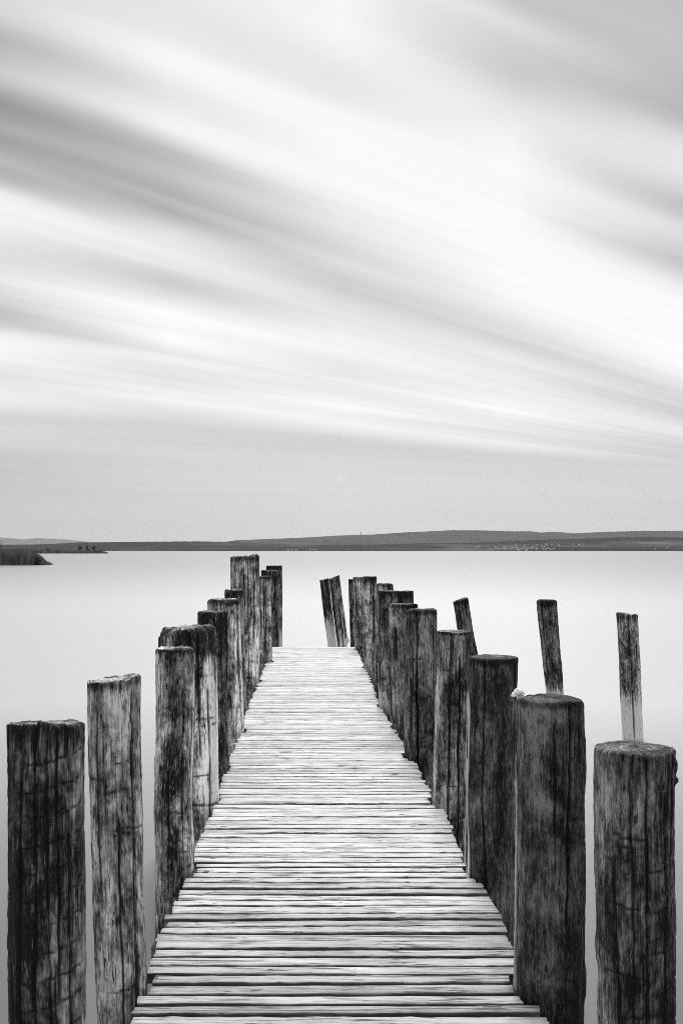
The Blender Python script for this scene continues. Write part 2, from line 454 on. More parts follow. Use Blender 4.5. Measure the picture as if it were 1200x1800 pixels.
hv, hf, rv, rfc = house_mesh(5.5, 4.5, 5.2, 2.4)
specks = [(506, 0.02), (513, 0.03), (520, 0.02), (545, 0.03), (551, 0.06), (555, 0.03), (1150, .05), (1172, .1)]
for k in range(64):
    specks.append((min(1010, max(836, rnd.gauss(905, 34))), abs(rnd.gauss(0.10, 0.10)) + 0.02))
for k in range(12):
    specks.append((rnd.uniform(940, 1025), 0.34 + rnd.uniform(-.05, .08)))
first = None
for k, (px, t) in enumerate(specks):
    d = 5500 + 1100 * min(t, .5)
    z = float(hill_z(NEAR_TOP, 5500, 6600, np.array([px]), np.array([d]), 5)[0])
    if first is None:
        o = mesh_obj('house', hv, hf, M_WALL); first = o
        mesh_obj('roof', rv, rfc, M_ROOF, o)
    else:
        o = first.copy(); COL.objects.link(o)
        c = first.children[0].copy(); COL.objects.link(c); c.parent = o
    o.location = ((px - CX) * d / F, d, z + 1.0)
    s = rnd.uniform(0.5, 1.05); o.scale = (s, s, rnd.uniform(0.8, 1.5)); o.rotation_euler.z = rnd.uniform(-.5, .5)
    tag(o, 'tiny white house of the village on the far shore below the hills', 'house', 'houses of the village across the lake')


def rod(name, base, top, r0, r1, mat, seg=8, parent=None):
    base, top = Vector(base), Vector(top)
    v = []; f = []
    for c, r in ((base, r0), (top, r1)):
        for k in range(seg):
            a = 2 * math.pi * k / seg; v.append((c.x + r * math.cos(a), c.y + r * math.sin(a), c.z))
    for k in range(seg): f.append((k, (k + 1) % seg, seg + (k + 1) % seg, seg + k))
    f.append(tuple(range(seg, 2 * seg)))
    return mesh_obj(name, v, f, mat, parent)


b = P(634, 941, 15400); t_ = P(634, 933.5, 15400)
tag(rod('radio_mast', b, t_, 5.0, 2.0, M_STEEL), 'thin pale radio mast on the crest of the far wooded ridge', 'mast')
b = P(2.5, 973, 800); b.z = WZ - .5
tag(rod('wooden_pole', b, P(2.5, 949.5, 800), 0.42, 0.3, M_BARK), 'thin dark pole rising behind the reed bed', 'pole')


# ---------------------------------------------------------------- reeds, far bank, its bushes and trees
def reed_mesh(name, blades, label, cat, seed):
    v = []; f = []
    r = random.Random(seed)
    for (x, y, h, wd, lx) in blades:
        a = r.uniform(0, math.pi); dx, dy = math.cos(a) * wd, math.sin(a) * wd
        i = len(v)
        mx_, tx = lx * h * 0.35, lx * h
        z0 = WZ - 0.2
        v += [(x - dx, y - dy, z0), (x + dx, y + dy, z0), (x + mx_ + dx, y + dy, WZ + h * .6), (x + mx_ - dx, y - dy, WZ + h * .6), (x + tx, y, WZ + h * (1 - .25 * abs(lx)))]
        f += [(i, i + 1, i + 2, i + 3), (i + 3, i + 2, i + 4)]
    o = mesh_obj(name, v, f, M_REED)
    return tag(o, label, cat, kind='stuff')


REED_TOP = [(-60, 967), (0, 963.5), (20, 965), (40, 964), (52, 966), (60, 969.5), (68, 975), (74, 980.5), (80, 986), (92, 990.5)]
bl = []
for k in range(17000):
    px = rnd.uniform(-60, 94); d = rnd.uniform(150, 190) if px < 60 else rnd.uniform(152, 172)
    if px > 70 and rnd.random() < (px - 70) / 25.0: continue
    top = interp(REED_TOP, px) + rnd.gauss(0, 1.0)
    h = (H - WZ) + (HY - top) * d / F
    if h < .15: continue
    bl.append(((px - CX) * d / F, d, h * rnd.uniform(.55, 1.05), rnd.uniform(.018, .04), rnd.gauss(.12, .16) + max(0, px - 55) * .012))
reed_mesh('reed_bed', bl, 'dense dark reed bed reaching into the water at the edge of the lake', 'reeds', 2)
BANK_TOP = [(-60, 964), (40, 965.5), (70, 966.5), (84, 967), (95, 965.8), (110, 966.5), (125, 968), (150, 967), (170, 967), (182, 968.5), (190, 971.5)]
bl = []
for k in range(9000):
    px = rnd.uniform(-60, 190); d = rnd.uniform(770, 840)
    top = interp(BANK_TOP, px) + rnd.gauss(0, .4)
    h = (H - WZ) + (HY - top) * d / F
    if h < .2: continue
    bl.append(((px - CX) * d / F, d, h * rnd.uniform(.75, 1.04), rnd.uniform(.12, .22), rnd.gauss(0, .1)))
reed_mesh('reed_belt', bl, 'long low belt of reeds on the far spit with trees on it', 'reeds', 3)


def leafy(name, c, rx, rz, n_, size, seed, parent=None):
    r = random.Random(seed); v = []; f = []
    lobes = [(r.uniform(-.55, .55) * rx, r.uniform(-.5, .5) * rx, r.uniform(-.6, .6) * rz, r.uniform(.35, .6)) for _ in range(7)]
    for k in range(n_):
        lx, ly, lz, s = r.choice(lobes)
        p = Vector((r.gauss(0, 1), r.gauss(0, 1), r.gauss(0, 1))).normalized() * (r.random() ** .4) * s
        q_ = Vector((c[0] + lx + p.x * rx, c[1] + ly + p.y * rx, c[2] + lz + p.z * rz))
        a = Vector((r.gauss(0, 1), r.gauss(0, 1), r.gauss(0, 1))).normalized() * size
        b_ = a.orthogonal().normalized() * size * .7
        i = len(v); v += [q_ - a, q_ + b_, q_ + a, q_ - b_]; f.append((i, i + 1, i + 2, i + 3))
    return mesh_obj(name, v, f, M_LEAF, parent)


for k, (px, top, wpx, lab) in enumerate([(141, 960, 8, 'small dark tree on the reedy spit, with a rounded crown, first of three'),
                                         (154, 959.5, 8, 'small dark tree on the reedy spit, middle and tallest of three'),
                                         (165, 960.5, 8, 'small dark tree on the reedy spit, nearest its water end')]):
    d = 800; base = P(px, 972, d); hz = P(px, top, d).z
    e = bpy.data.objects.new('tree', None); COL.objects.link(e); e.location = (base.x, d, WZ)
    tag(e, lab, 'tree', 'trees on the far spit')
    rod('trunk', (0, 0, -.3), (0.1, 0, (hz - WZ) * .6), .16, .08, M_BARK, 8, e)
    leafy('crown', (0, 0, (hz - WZ) * .68), wpx * .5 * d / F, (hz - WZ) * .34, 420, .28, 20 + k, e)
for k, (px, top, wpx, lab) in enumerate([(84, 963.5, 6, 'round dark bush standing alone above the reed belt'),
                                         (175, 966, 10, 'low dark bush beside the last tree on the reedy spit')]):
    d = 805; hz = P(px, top, d).z
    o = leafy('bush', (0, 0, (hz - WZ) * .6), wpx * .5 * d / F, (hz - WZ) * .42, 500, .25, 40 + k)
    o.location = ((px - CX) * d / F, d, WZ)
    tag(o, lab, 'bush')


# ---------------------------------------------------------------- posts
POSTS = []


def make_post(name, d, top_l, top_r, top_y, low_l, low_r, low_y, label, cat='post', group='weathered posts lining the jetty', tone=0.7, moss=0.12, pale=0.0,
              seed=1, tilt=(0, 0), cracks=(), nicks=(), knots=(), rough=1.0, rag=0.006, bow=0.0, rim=0.012, fine=False, lumps=(), lit_wear=(), stains=(), back=0.0, foot=-0.95, sag=0.0):
    """a driven log, its outline read at two heights: left/right edges and row at the head (top_*) and lower down (low_*)"""
    r_t = 0.5 * (top_r - top_l) * d / F; r_l = 0.5 * (low_r - low_l) * d / F
    zt = H - (top_y - HY) * (d + r_t * (1 if sag == 0 else sag)) / F
    zl = H - (low_y - HY) * d / F
    xt = (0.5 * (top_l + top_r) - CX) * d / F; xl = (0.5 * (low_l + low_r) - CX) * d / F
    nseg = 176 if fine else (112 if d < 9 else 72)
    nz = int((zt - foot) / (0.009 if fine else (0.016 if d < 9 else 0.03)))
    z = np.concatenate([np.linspace(foot, zt - .05, nz)[:-1], np.linspace(zt - .05, zt, 14)]); nz = len(z)
    th = np.linspace(0, 2 * math.pi, nseg, endpoint=False)          # 0 = towards +X, -90 deg = towards the camera
    TH, Z = np.meshgrid(th, z)
    u = (Z - zl) / (zt - zl)
    R = r_l + (r_t - r_l) * u
    R = np.clip(R, min(r_l, r_t) * .9, max(r_l, r_t) * 1.1)
    cxz = xl + (xt - xl) * u + bow * np.sin(np.clip(u, -.5, 1) * math.pi) + 0.006 * rough * vn(Z * 2.3, Z * 0, seed + 3)
    cyz = d + 0.006 * rough * vn(Z * 2.1, Z * 0 + 5, seed + 4) + tilt[1] * (Z - zt)
    rm = r_l
    A = TH / (2 * math.pi)
    dr = rm * 0.045 * rough * vn(A * 5, Z * 0.9, seed, 5) + rm * 0.022 * rough * vn(A * 12, Z * 2.4, seed + 1, 12)
    dr += 0.0035 * rough * vn(A * 40, Z * 3.2, seed + 2, 40)
    dr += 0.0016 * rough * vn(A * 90, Z * 7.0, seed + 6, 90) + 0.0012 * rough * vn(A * 30, Z * 60.0, seed + 7, 30)
    crack = np.zeros_like(TH)
    def adist(a0): return (np.mod(TH - a0 + math.pi, 2 * math.pi) - math.pi) * rm
    for (adeg, za, zb, dep, wid) in cracks:                          # drying checks along the grain; za, zb below the head
        a0 = math.radians(adeg); wob = 0.006 * vn(Z * 3.0, Z * 0 + adeg, seed + 11) + 0.003 * vn(Z * 17.0, Z * 0 + adeg, seed + 12)
        dt = zt - Z
        wz = .95 * wid * np.clip(1.05 + .5 * vn(Z * 6, Z * 0 + adeg, seed + 13), .25, 2)
        env = np.clip((dt - za) / .05 + (1 if za <= 0 else 0), 0, 1) * np.clip((zb - dt) / .12, 0, 1)
        g = np.exp(-((adist(a0) + wob) / wz) ** 2) * env
        dr -= dep * g; crack = np.maximum(crack, np.clip(g * 1.7, 0, 1))
    for (adeg, span, dz, slope, dep, wid) in nicks:                  # chain and rope cuts across the grain
        a0 = math.radians(adeg); da = np.mod(TH - a0 + math.pi, 2 * math.pi) - math.pi
        zz = (zt - dz) + slope * da * rm + 0.004 * vn(TH * 5, Z * 0 + dz * 7, seed + 21)
        env = np.clip((math.radians(span) - np.abs(da)) / .35, 0, 1) * np.clip(.75 + .6 * vn(A * 30, Z * 0 + dz * 9, seed + 23, 30), 0.1, 1)
        g = np.exp(-((Z - zz) / wid) ** 2) * env
        dr -= dep * g; crack = np.maximum(crack, np.clip(g * 1.6, 0, .95))
    for (adeg, dz, kr, hgt) in knots:                                # branch knots: raised collar with a dark heart
        rr = np.sqrt(adist(math.radians(adeg)) ** 2 + ((Z - (zt - dz)) * .7) ** 2) / (kr * .8)
        dr += hgt * np.exp(-rr ** 2) - hgt * .9 * np.exp(-(rr / .38) ** 2)
        crack = np.maximum(crack, np.exp(-(rr / .34) ** 2)); crack = np.maximum(crack, .5 * np.exp(-((rr - .9) / .16) ** 2))
    for (adeg, dz, kr, kz, hgt) in lumps:                            # splinters, bulges, bites out of the side
        rr = np.sqrt((adist(math.radians(adeg)) / kr) ** 2 + ((Z - (zt - dz)) / kz) ** 2)
        dr += hgt * np.exp(-rr ** 4)
    wv = np.zeros_like(TH)
    for (adeg, dz, kr, hgt) in knots:
        rr = np.sqrt(adist(math.radians(adeg)) ** 2 + ((Z - (zt - dz)) * .6) ** 2) / kr
        wv = np.maximum(wv, .6 * np.exp(-((rr - .6) / .28) ** 2))
    for (adeg, wdeg, za, zb, amt) in lit_wear:  # pale strips, mostly light painted on the sides facing the deck
        da = (np.mod(TH - math.radians(adeg) + math.pi, 2 * math.pi) - math.pi) / math.radians(wdeg)
        dt = zt - Z
        wv = np.maximum(wv, amt * np.exp(-da ** 2) * np.clip((dt - za) / .15, 0, 1) * np.clip((zb - dt) / .3, 0, 1))
    for (adeg, dz, kr, kz, slope, amt) in stains:
        dd = adist(math.radians(adeg)); zz = Z - (zt - dz) - slope * dd
        wv = wv - .75 * amt * np.exp(-(dd / kr) ** 2 - (zz / kz) ** 2)
    # rounded, weathered rim
    dt = zt - Z
    rimv = rim * (1 + .8 * vn(A * 9, Z * 0, seed + 31, 9))
    dr -= np.where(dt < rimv, rimv * (1 - np.sqrt(np.clip(1 - (1 - dt / rimv) ** 2, 0, 1))), 0)
    RR = R + dr
    headz = (tilt[0] * np.cos(TH) * rm + back * np.sin(TH) * rm + rag * .6 * vn(A * 14, A * 0, seed + 33, 14) + rag * .5 * vn(A * 41, A * 0, seed + 34, 41)
             - 2.0 * rag * (crack ** 2)) * np.clip(1 - dt / .10, 0, 1)
    X = cxz + RR * np.cos(TH); Y = cyz + RR * np.sin(TH); ZZ = Z + headz
    verts = [np.stack([X, Y, ZZ], -1).reshape(-1, 3)]
    grain = [np.stack([rm * np.cos(TH), rm * np.sin(TH), Z], -1).reshape(-1, 3)]
    ck = [crack.reshape(-1)]; ft = [(zt - Z).reshape(-1)]; fo = [(Z - WZ).reshape(-1)]
    faces = []
    for j in range(nz - 1):
        a = j * nseg
        for i in range(nseg):
            i2 = (i + 1) % nseg; faces.append((a + i, a + i2, a + nseg + i2, a + nseg + i))
    # end grain: rings going in to the heart, with the checks running into it
    nr = 9; last = (nz - 1) * nseg; cx0, cy0 = float(cxz[-1, 0]), float(cyz[-1, 0])
    base = nz * nseg
    topc = crack[-1]
    for k in range(1, nr + 1):
        s = 1 - k / (nr + 0.5)
        xx = cx0 + (X[-1] - cx0) * s; yy = cy0 + (Y[-1] - cy0) * s
        zz = zt + (ZZ[-1] - zt) * s + rag * .55 * vn(np.cos(th) * s * 5 + 9, np.sin(th) * s * 5, seed + 41) - rag * .8 * topc * s
        verts.append(np.stack([xx, yy, zz], -1)); grain.append(np.stack([(xx - cx0) * .9, (yy - cy0) * .9, np.full(nseg, zt + s * rm * 2.0)], -1))
        ck.append(np.clip(topc * s * .8 + .25 * (vn(np.cos(th) * 1.2 + s * 16, np.sin(th) * 1.2, seed + 43) > .35), 0, 1))
        ft.append(np.full(nseg, 1.0)); fo.append(np.full(nseg, 5.0))
        prev = last if k == 1 else base + (k - 2) * nseg; cur = base + (k - 1) * nseg
        for i in range(nseg):
            i2 = (i + 1) % nseg; faces.append((prev + i, prev + i2, cur + i2, cur + i))
    verts.append(np.array([[cx0, cy0, zt - rag * .2]])); grain.append(np.array([[0, 0, zt]])); ck.append(np.zeros(1)); ft.append(np.full(1, 1.0)); fo.append(np.full(1, 5.))
    c = base + nr * nseg
    for i in range(nseg): faces.append((base + (nr - 1) * nseg + i, base + (nr - 1) * nseg + (i + 1) % nseg, c))
    V = np.concatenate(verts)
    o0 = np.array([xl, d, WZ]); V = V - o0
    o = mesh_obj(name, V, faces, M_POST, smooth=True,
                 attrs={'grain': np.concatenate(grain), 'crack': np.concatenate(ck), 'from_top': np.concatenate(ft), 'from_foot': np.concatenate(fo), 'lit_wear': np.concatenate([wv.reshape(-1), np.zeros(len(V) - wv.size)])})
    if rim <= .014:                                               # a sawn edge stays crisp
        ev = np.zeros(len(o.data.edges) * 2, dtype=np.int32); o.data.edges.foreach_get('vertices', ev); ev = ev.reshape(-1, 2)
        sh = np.all((ev >= last) & (ev < last + nseg), axis=1)
        o.data.attributes.new('sharp_edge', 'BOOLEAN', 'EDGE').data.foreach_set('value', sh)
    o.location = o0
    o.color = (tone, moss, pale, 1)
    tag(o, label, cat, group)
    POSTS.append((xl + (xt - xl) * (0 - zl) / (zt - zl), d, r_l))
    return o


def checks(seed, n_, lo=0.006, hi=0.016, w=0.0045, long=1.6):
    """random drying checks on the camera side"""
    r = random.Random(seed); out = []
    for _ in range(n_):
        za = 0 if r.random() < .55 else r.uniform(.05, .6)
        out.append((r.uniform(-170, -10), za, za + r.uniform(.25, long), r.uniform(lo, hi), r.uniform(.6, 1.3) * w))
    return out


def cuts(seed, n_, a0=-90, z0=.1, z1=1.3, slope=(-.05, .25), span=(14, 50), dep=(.002, .005)):
    r = random.Random(seed)
    return [(a0 + r.uniform(-55, 55), r.uniform(*span), r.uniform(z0, z1), r.uniform(*slope), r.uniform(*dep), r.uniform(.0035, .0065)) for _ in range(n_)]


# --- the paler row, nearest first
make_post('wooden_post', 3.15, 21, 150, 1258, 20, 150, 1760, 'broad blackened post with ragged top and slanting cuts, nearest of the paler row', stains=[(-140, .5, .05, .4, 0, .6), (-105, .75, .05, .3, 0, .5), (-120, 1.3, .07, .4, 0, .5)], back=-.12, tone=0.62, moss=0.08, lit_wear=[(-25, 14, .1, .7, .6)], seed=11, fine=True,
          rag=0.007, rim=.008, cracks=[(-118, 0, 1.6, .010, .004), (-94, 0, 1.5, .012, .005), (-72, .02, 1.2, .008, .004), (-55, 0, .9, .008, .004), (-150, 0, .6, .006, .004), (-38, .3, 1.7, .008, .004), (-64, .7, 1.7, .007, .004)],
          nicks=[(-62, 62, .10 + .083 * k, .20, .004, .0038) for k in range(14)] + cuts(12, 6, -110), lumps=[(-8, .03, .02, .02, .006), (-5, .75, .03, .05, .006)])
make_post('wooden_post', 3.9, 155, 246, 1187, 172, 258, 1740, 'slim grey post with a wandering crack, second from the near end of the paler row', tone=0.95, moss=0.04, lit_wear=[(-15, 22, 0, 2, .5), (-100, 20, .5, 1.6, .4)], seed=23, fine=True,
          rag=.008, tilt=(.12, 0), rim=.006, cracks=[(-38, .02, 1.9, .014, .005), (-120, .1, .9, .006, .004), (-75, .5, 1.5, .006, .004), (-30, 1.0, 1.9, .012, .005)],
          nicks=cuts(24, 9, -90, .2, 1.4, (-.1, .15)), knots=[(-150, .10, .022, .004), (-25, .42, .03, .006), (-82, .92, .03, .004)])
make_post('wooden_post', 5.3, 272, 340, 1136, 274, 340, 1535, 'grey post with short cross cuts, third from the near end of the paler row', tone=1.25, moss=0.03, lit_wear=[(-15, 20, 0, 2, .7)], seed=37, fine=True,
          rag=.008, rim=.014, cracks=[(-140, 0, .12, .02, .014), (-60, .3, 1.2, .005, .003), (-20, 0, 1.3, .009, .004), (-100, .6, 1.3, .006, .004)],
          nicks=cuts(38, 12, -60, .3, 1.25, (-.35, .15), (12, 34), (.003, .007)), knots=[(-95, .98, .035, .004), (-170, .66, .02, .004)], lumps=[(172, .62, .04, .04, .006)])
make_post('wooden_post', 6.8, 282, 379, 1099, 288, 383, 1410, 'very thick post with a mossy black head, fourth in the paler row', tone=1.5, moss=.36, lit_wear=[(-25, 45, .1, 2, .9)], seed=41, fine=True,
          rag=.012, rim=.04, tilt=(.06, 0), cracks=checks(42, 9, .006, .014, .006) + [(-62, .02, .9, .016, .008), (-15, .2, .5, .012, .01)],
          nicks=[(-50, 50, 1.18, -.15, .012, .007), (-60, 30, .98, .05, .006, .005)] + cuts(43, 5, -50, .3, 1.1))
make_post('wooden_post', 7.25, 278, 326, 1116, 280, 330, 1400, 'narrow post almost hidden behind the thick mossy-headed post of the paler row', tone=0.96, moss=.3, seed=47, rim=.02, cracks=checks(48, 4))
make_post('wooden_post', 7.8, 348, 400, 1073, 349, 402, 1360, 'post with a dark upper half and a torn pale scar, fifth of the paler row', tone=0.95, moss=.42, pale=0.0, seed=53, rim=.02,
          cracks=checks(54, 6) + [(-20, 0, 1.6, .012, .006)], nicks=cuts(55, 6, -60, .4, 1.3), knots=[(-80, .06, .03, .006)])
make_post('wooden_post', 9.4, 364, 421, 1051, 369, 429, 1285, 'pale post with a rounded dark head, sixth of the paler row', tone=1.6, moss=0.07, lit_wear=[(-30, 50, .1, 2, .7)], seed=59, rim=.04, bow=.01,
          cracks=checks(60, 7, .008, .016, .007) + [(-30, .35, .95, .016, .010)], nicks=cuts(61, 6, -70, .6, 1.25, (-.1, .1), (20, 45), (.004, .01)))
make_post('wooden_post', 10.7, 394, 427, 1036, 398, 434, 1245, 'short dark-headed post squeezed before the tallest post of the paler row', tone=1.1, moss=0.2, seed=67, rim=.025, cracks=checks(68, 5, .008, .016, .008))
make_post('wooden_post', 13.0, 405, 456, 977, 407, 458, 1195, 'tallest post, thick and pale, its head nearly touching the far shoreline', tone=1.5, moss=0.1, lit_wear=[(-40, 50, .1, 2, .6)], seed=71, rim=.02, tilt=(.10, 0),
          rag=.012, cracks=checks(72, 10, .008, .02, .009), nicks=[(-60, 50, 1.58, -.12, .02, .012)] + cuts(73, 5, -70, .4, 1.5, (-.1, .1), (20, 45), (.004, .01)))
make_post('wooden_post', 15.3, 447, 477, 1012, 450, 479, 1150, 'pale post with a short dark split, just beyond the tallest post', tone=1.5, moss=0.06, seed=79, rim=.02, cracks=checks(80, 5, .008, .02, .010))
make_post('wooden_post', 18.8, 460, 490, 1002, 462, 490, 1138, 'dark post with a small step at its head, last but one of the paler row', tone=0.80, moss=.25, pale=.35, seed=83, rim=.03, cracks=checks(84, 5, .008, .02, .012))
make_post('wooden_post', 20.3, 468, 496, 994, 470, 496, 1138, 'dark post farthest along the paler row, its foot bleached white', tone=0.80, moss=.25, pale=.55, seed=89, rim=.03, cracks=checks(90, 5, .008, .02, .012))

# --- the darker row, nearest first
make_post('wooden_post', 3.1, 1043, 1183, 1301, 1050, 1183, 1760, 'broad dark post with a torn knob at its rim, standing apart from the jetty', tone=0.5, moss=0, lit_wear=[(-160, 16, 0, .6, .5), (-100, 7, 0, .3, .6)], seed=101, fine=True,
          rag=0.004, rim=.006, cracks=[(-112, .05, .9, .008, .004), (-90, 0, 1.7, .010, .004), (-60, .1, 1.5, .009, .004), (-45, 0, .5, .008, .004), (-136, .3, 1.2, .006, .004), (-75, .8, 1.7, .007, .004)],
          nicks=[(-50, 55, .34 + .125 * k, .16, .004, .004) for k in range(9)] + [(-120, 40, .25 + .21 * k, -.05, .004, .004) for k in range(6)] + cuts(103, 8),
          knots=[(-92, .475, .034, .006), (-118, .36, .016, .003)], lumps=[(-24, .05, .014, .022, .007), (-24, .09, .009, .012, .010), (178, .62, .03, .05, .008)])
make_post('wooden_post', 3.87, 905, 1025, 1217, 907, 1023, 1740, 'broad dark post with diagonal dark stains and rounded rim, second of the darker row', stains=[(-110, .22, .05, .03, -.7, .7), (-95, .34, .06, .03, -.6, .8), (-80, .50, .07, .04, -.6, .8), (-95, .72, .07, .03, -.6, .6), (-85, .88, .08, .05, -.5, .8), (-60, 1.15, .12, .12, -.3, .6)], tone=0.27, moss=0.03, lit_wear=[(178, 12, .25, 2, 1.5), (-170, 24, .3, 1.2, .6)], seed=113, fine=True,
          rag=.006, rim=.030, cracks=[(-70, 0, .9, .014, .005), (-93, .04, .6, .008, .004), (-45, .02, .35, .008, .005), (-178, .1, 1.5, .014, .008)],
          nicks=cuts(114, 5, -90, .2, 1.3, (-.5, -.2)), knots=[(-42, .48, .022, .006), (-52, .78, .02, .005), (-45, .26, .018, .004)], lumps=[(-2, 1.1, .05, .08, .010), (-4, .25, .05, .12, .006)])
make_post('wooden_post', 5.27, 822, 906, 1150, 822, 905, 1545, 'dark straight post with a flat sawn top, third of the darker row', tone=0.29, moss=0.05, lit_wear=[(178, 17, .12, 1.5, 1.5), (-40, 7, .1, .5, .9)], seed=127, fine=True,
          rag=.003, rim=.012, cracks=[(-118, 0, 1.5, .010, .004), (-166, .2, 1.4, .008, .008), (-35, 0, .6, .008, .005)], nicks=cuts(128, 4), knots=[(-110, .09, .018, .004), (-50, .55, .02, .004)])
make_post('wooden_post', 6.75, 769, 829, 1107, 758, 822, 1418, 'greyish post wider at its foot, between two darker posts, fourth of the darker row', tone=0.72, moss=0.02, lit_wear=[(-165, 18, .1, 2, .7), (-40, 14, .3, 2, .9)], seed=131, fine=True,
          rag=.005, rim=.008, cracks=checks(132, 6, .006, .014, .005) + [(-108, 0, 1.2, .010, .005)], nicks=cuts(133, 5))
make_post('wooden_post', 8.25, 713, 769, 1069, 712, 770, 1330, 'dark post split top to bottom by one long black crack, with a weathered corner', tone=0.45, moss=.05, seed=139, fine=True,
          rag=.006, rim=.03, cracks=[(-112, 0, 1.9, .03, .008), (-50, .1, .9, .007, .004)] + checks(140, 3), knots=[(-40, .13, .03, .008)], nicks=cuts(141, 4))
make_post('wooden_post', 9.6, 683, 734, 1060, 690, 738, 1280, 'post with a black stain below its square top, behind the cracked post', tone=0.60, moss=0.05, seed=149, rim=.012, cracks=checks(150, 7, .008, .016, .007) + [(-130, .2, .6, .012, .016)], nicks=cuts(151, 4))
make_post('wooden_post', 10.9, 664, 697, 1038, 665, 700, 1240, 'thin post with ringed cuts under its dark head, in the thick of the darker row', tone=0.78, moss=0.1, seed=157, rim=.012, cracks=checks(158, 6, .008, .016, .008), nicks=cuts(159, 12, -90, .1, 1.2, (-.05, .05), (30, 60), (.003, .006)))
make_post('wooden_post', 11.6, 690, 727, 1038, 692, 730, 1240, 'dark post standing outside the line, set back behind the stained square-topped post', tone=0.45, moss=0.1, seed=163, rim=.012, cracks=checks(164, 5, .008, .016, .008), knots=[(-75, .12, .04, .008)])
make_post('wooden_post', 12.4, 662, 691, 1025, 658, 690, 1205, 'post with a pale-edged sloping rim, peeping over the thin ringed post', tone=1.2, moss=0.05, seed=167, rim=.03, cracks=checks(168, 5, .008, .02, .01) + [(-140, .75, 1.5, .03, .012)])
make_post('wooden_post', 14.5, 637, 662, 1013, 638, 666, 1170, 'pale-footed post with a flat top, joined side by side to a darker one', tone=1.2, moss=0.12, seed=173, rim=.008, cracks=checks(174, 5, .008, .02, .012))
make_post('wooden_post', 17.2, 620, 645, 1014, 624, 650, 1143, 'grey flat-topped post at the far corner of the jetty in the darker row', tone=1.1, moss=0.12, seed=179, rim=.008, cracks=checks(180, 5, .008, .02, .012))
make_post('wooden_post', 19.3, 612, 634, 1018, 615, 637, 1138, 'narrow grey post just past the end of the darker row, partly hidden', tone=0.88, moss=.2, pale=.3, seed=181, rim=.008, cracks=checks(182, 4, .008, .02, .012))

# --- slim poles standing free in the water
make_post('wooden_post', 22.6, 561, 577.5, 1018, 577, 592.5, 1138, 'slim tilted post with straight sides, leaning against its dark-sided twin beyond the jetty', group='two posts leaning together past the jetty end', tone=0.7, moss=.0, pale=.75, seed=191, rim=.006, tilt=(.25, 0), cracks=checks(192, 3, .008, .02, .012))
make_post('wooden_post', 22.3, 578, 597, 1014, 592, 612, 1138, 'slim tilted post with a broken notched foot, twin of the straight-sided one', group='two posts leaning together past the jetty end', tone=0.75, moss=.0, pale=.35, seed=193, rim=.006, tilt=(.35, 0),
          cracks=checks(194, 3, .008, .02, .012) + [(-150, 0, 2.6, .03, .05)], lumps=[(0, 1.42, .08, .05, .03), (10, 1.55, .10, .06, -.04)])  # the widest crack paints this post's shaded left side black
make_post('wooden_pole', 16.4, 795, 821, 1053, 811, 839, 1150, 'thick short pole leaning behind the darker row, tilted most of the free-standing poles', 'pole', 'poles standing free in the water', tone=0.53, moss=.1, seed=197, rim=.035, tilt=(.25, 0), rough=1.3, cracks=checks(198, 4, .006, .014, .008))
make_post('wooden_pole', 14.5, 944, 978, 1053, 958, 990, 1212, 'crooked knotty pole in open water above the stained broad post', 'pole', 'poles standing free in the water', tone=0.62, moss=.12, pale=0.24, seed=199, rim=.03, rough=1.7, bow=-.012, cracks=checks(200, 3, .006, .014, .007),
          knots=[(-120, .30, .04, .016), (-60, .30, .035, .014), (-30, .92, .04, .014), (-110, .92, .03, .010)])
make_post('wooden_pole', 11.7, 1082, 1118, 1077, 1095, 1129, 1298, 'cracked pole with a white bleached foot, behind the post with a torn knob', 'pole', 'poles standing free in the water', tone=1.1, moss=.10, pale=.62, seed=211, rim=.02, rough=1.3, tilt=(-.1, 0),
          cracks=[(-100, 0, 1.5, .02, .007), (-60, .3, 1.0, .006, .005), (-20, .9, 1.6, .012, .006)], nicks=[(-90, 60, .46, .02, .008, .006), (-70, 40, .22, .1, .005, .005)])

# ---------------------------------------------------------------- the jetty
jetty = bpy.data.objects.new('jetty', None); COL.objects.link(jetty); jetty.location = (0.09, 3.0, WZ)
tag(jetty, 'long narrow plank jetty of bleached boards running out over the lake', 'jetty')
JO = np.array([0.09, 3.0, WZ])
RIGHT = [(3.0, .842), (3.6, .842), (3.71, .84), (4.21, .868), (5.05, .884), (5.35, .85), (5.45, .845), (6.5, .88), (6.9, .845), (8.0, .85), (9.4, .80), (10.8, .775), (12.4, .79), (17.6, .82)]
LEFT = [(3.0, -.66), (3.6, -.66), (3.9, -.645), (4.4, -.66), (5.2, -.64), (5.6, -.655), (6.6, -.635), (7.5, -.65), (9.2, -.645), (10.5, -.68), (12.6, -.655), (17.6, -.66)]
rs = random.Random(77)
PV = []; PF = []; G = []; T = []; E = []
y = 3.02; k = 0
NXS = 44
prof = [(-.5, -1.0, .6), (-.5, -.42, 1.0), (-.487, -.13, .8), (-.45, -.02, .3), (-.30, 0.03, .1), (0, 0.0, 0.0), (.30, 0.03, .1), (.45, -.02, .3), (.487, -.13, .8), (.5, -.42, 1.0), (.5, -1.0, .6)]
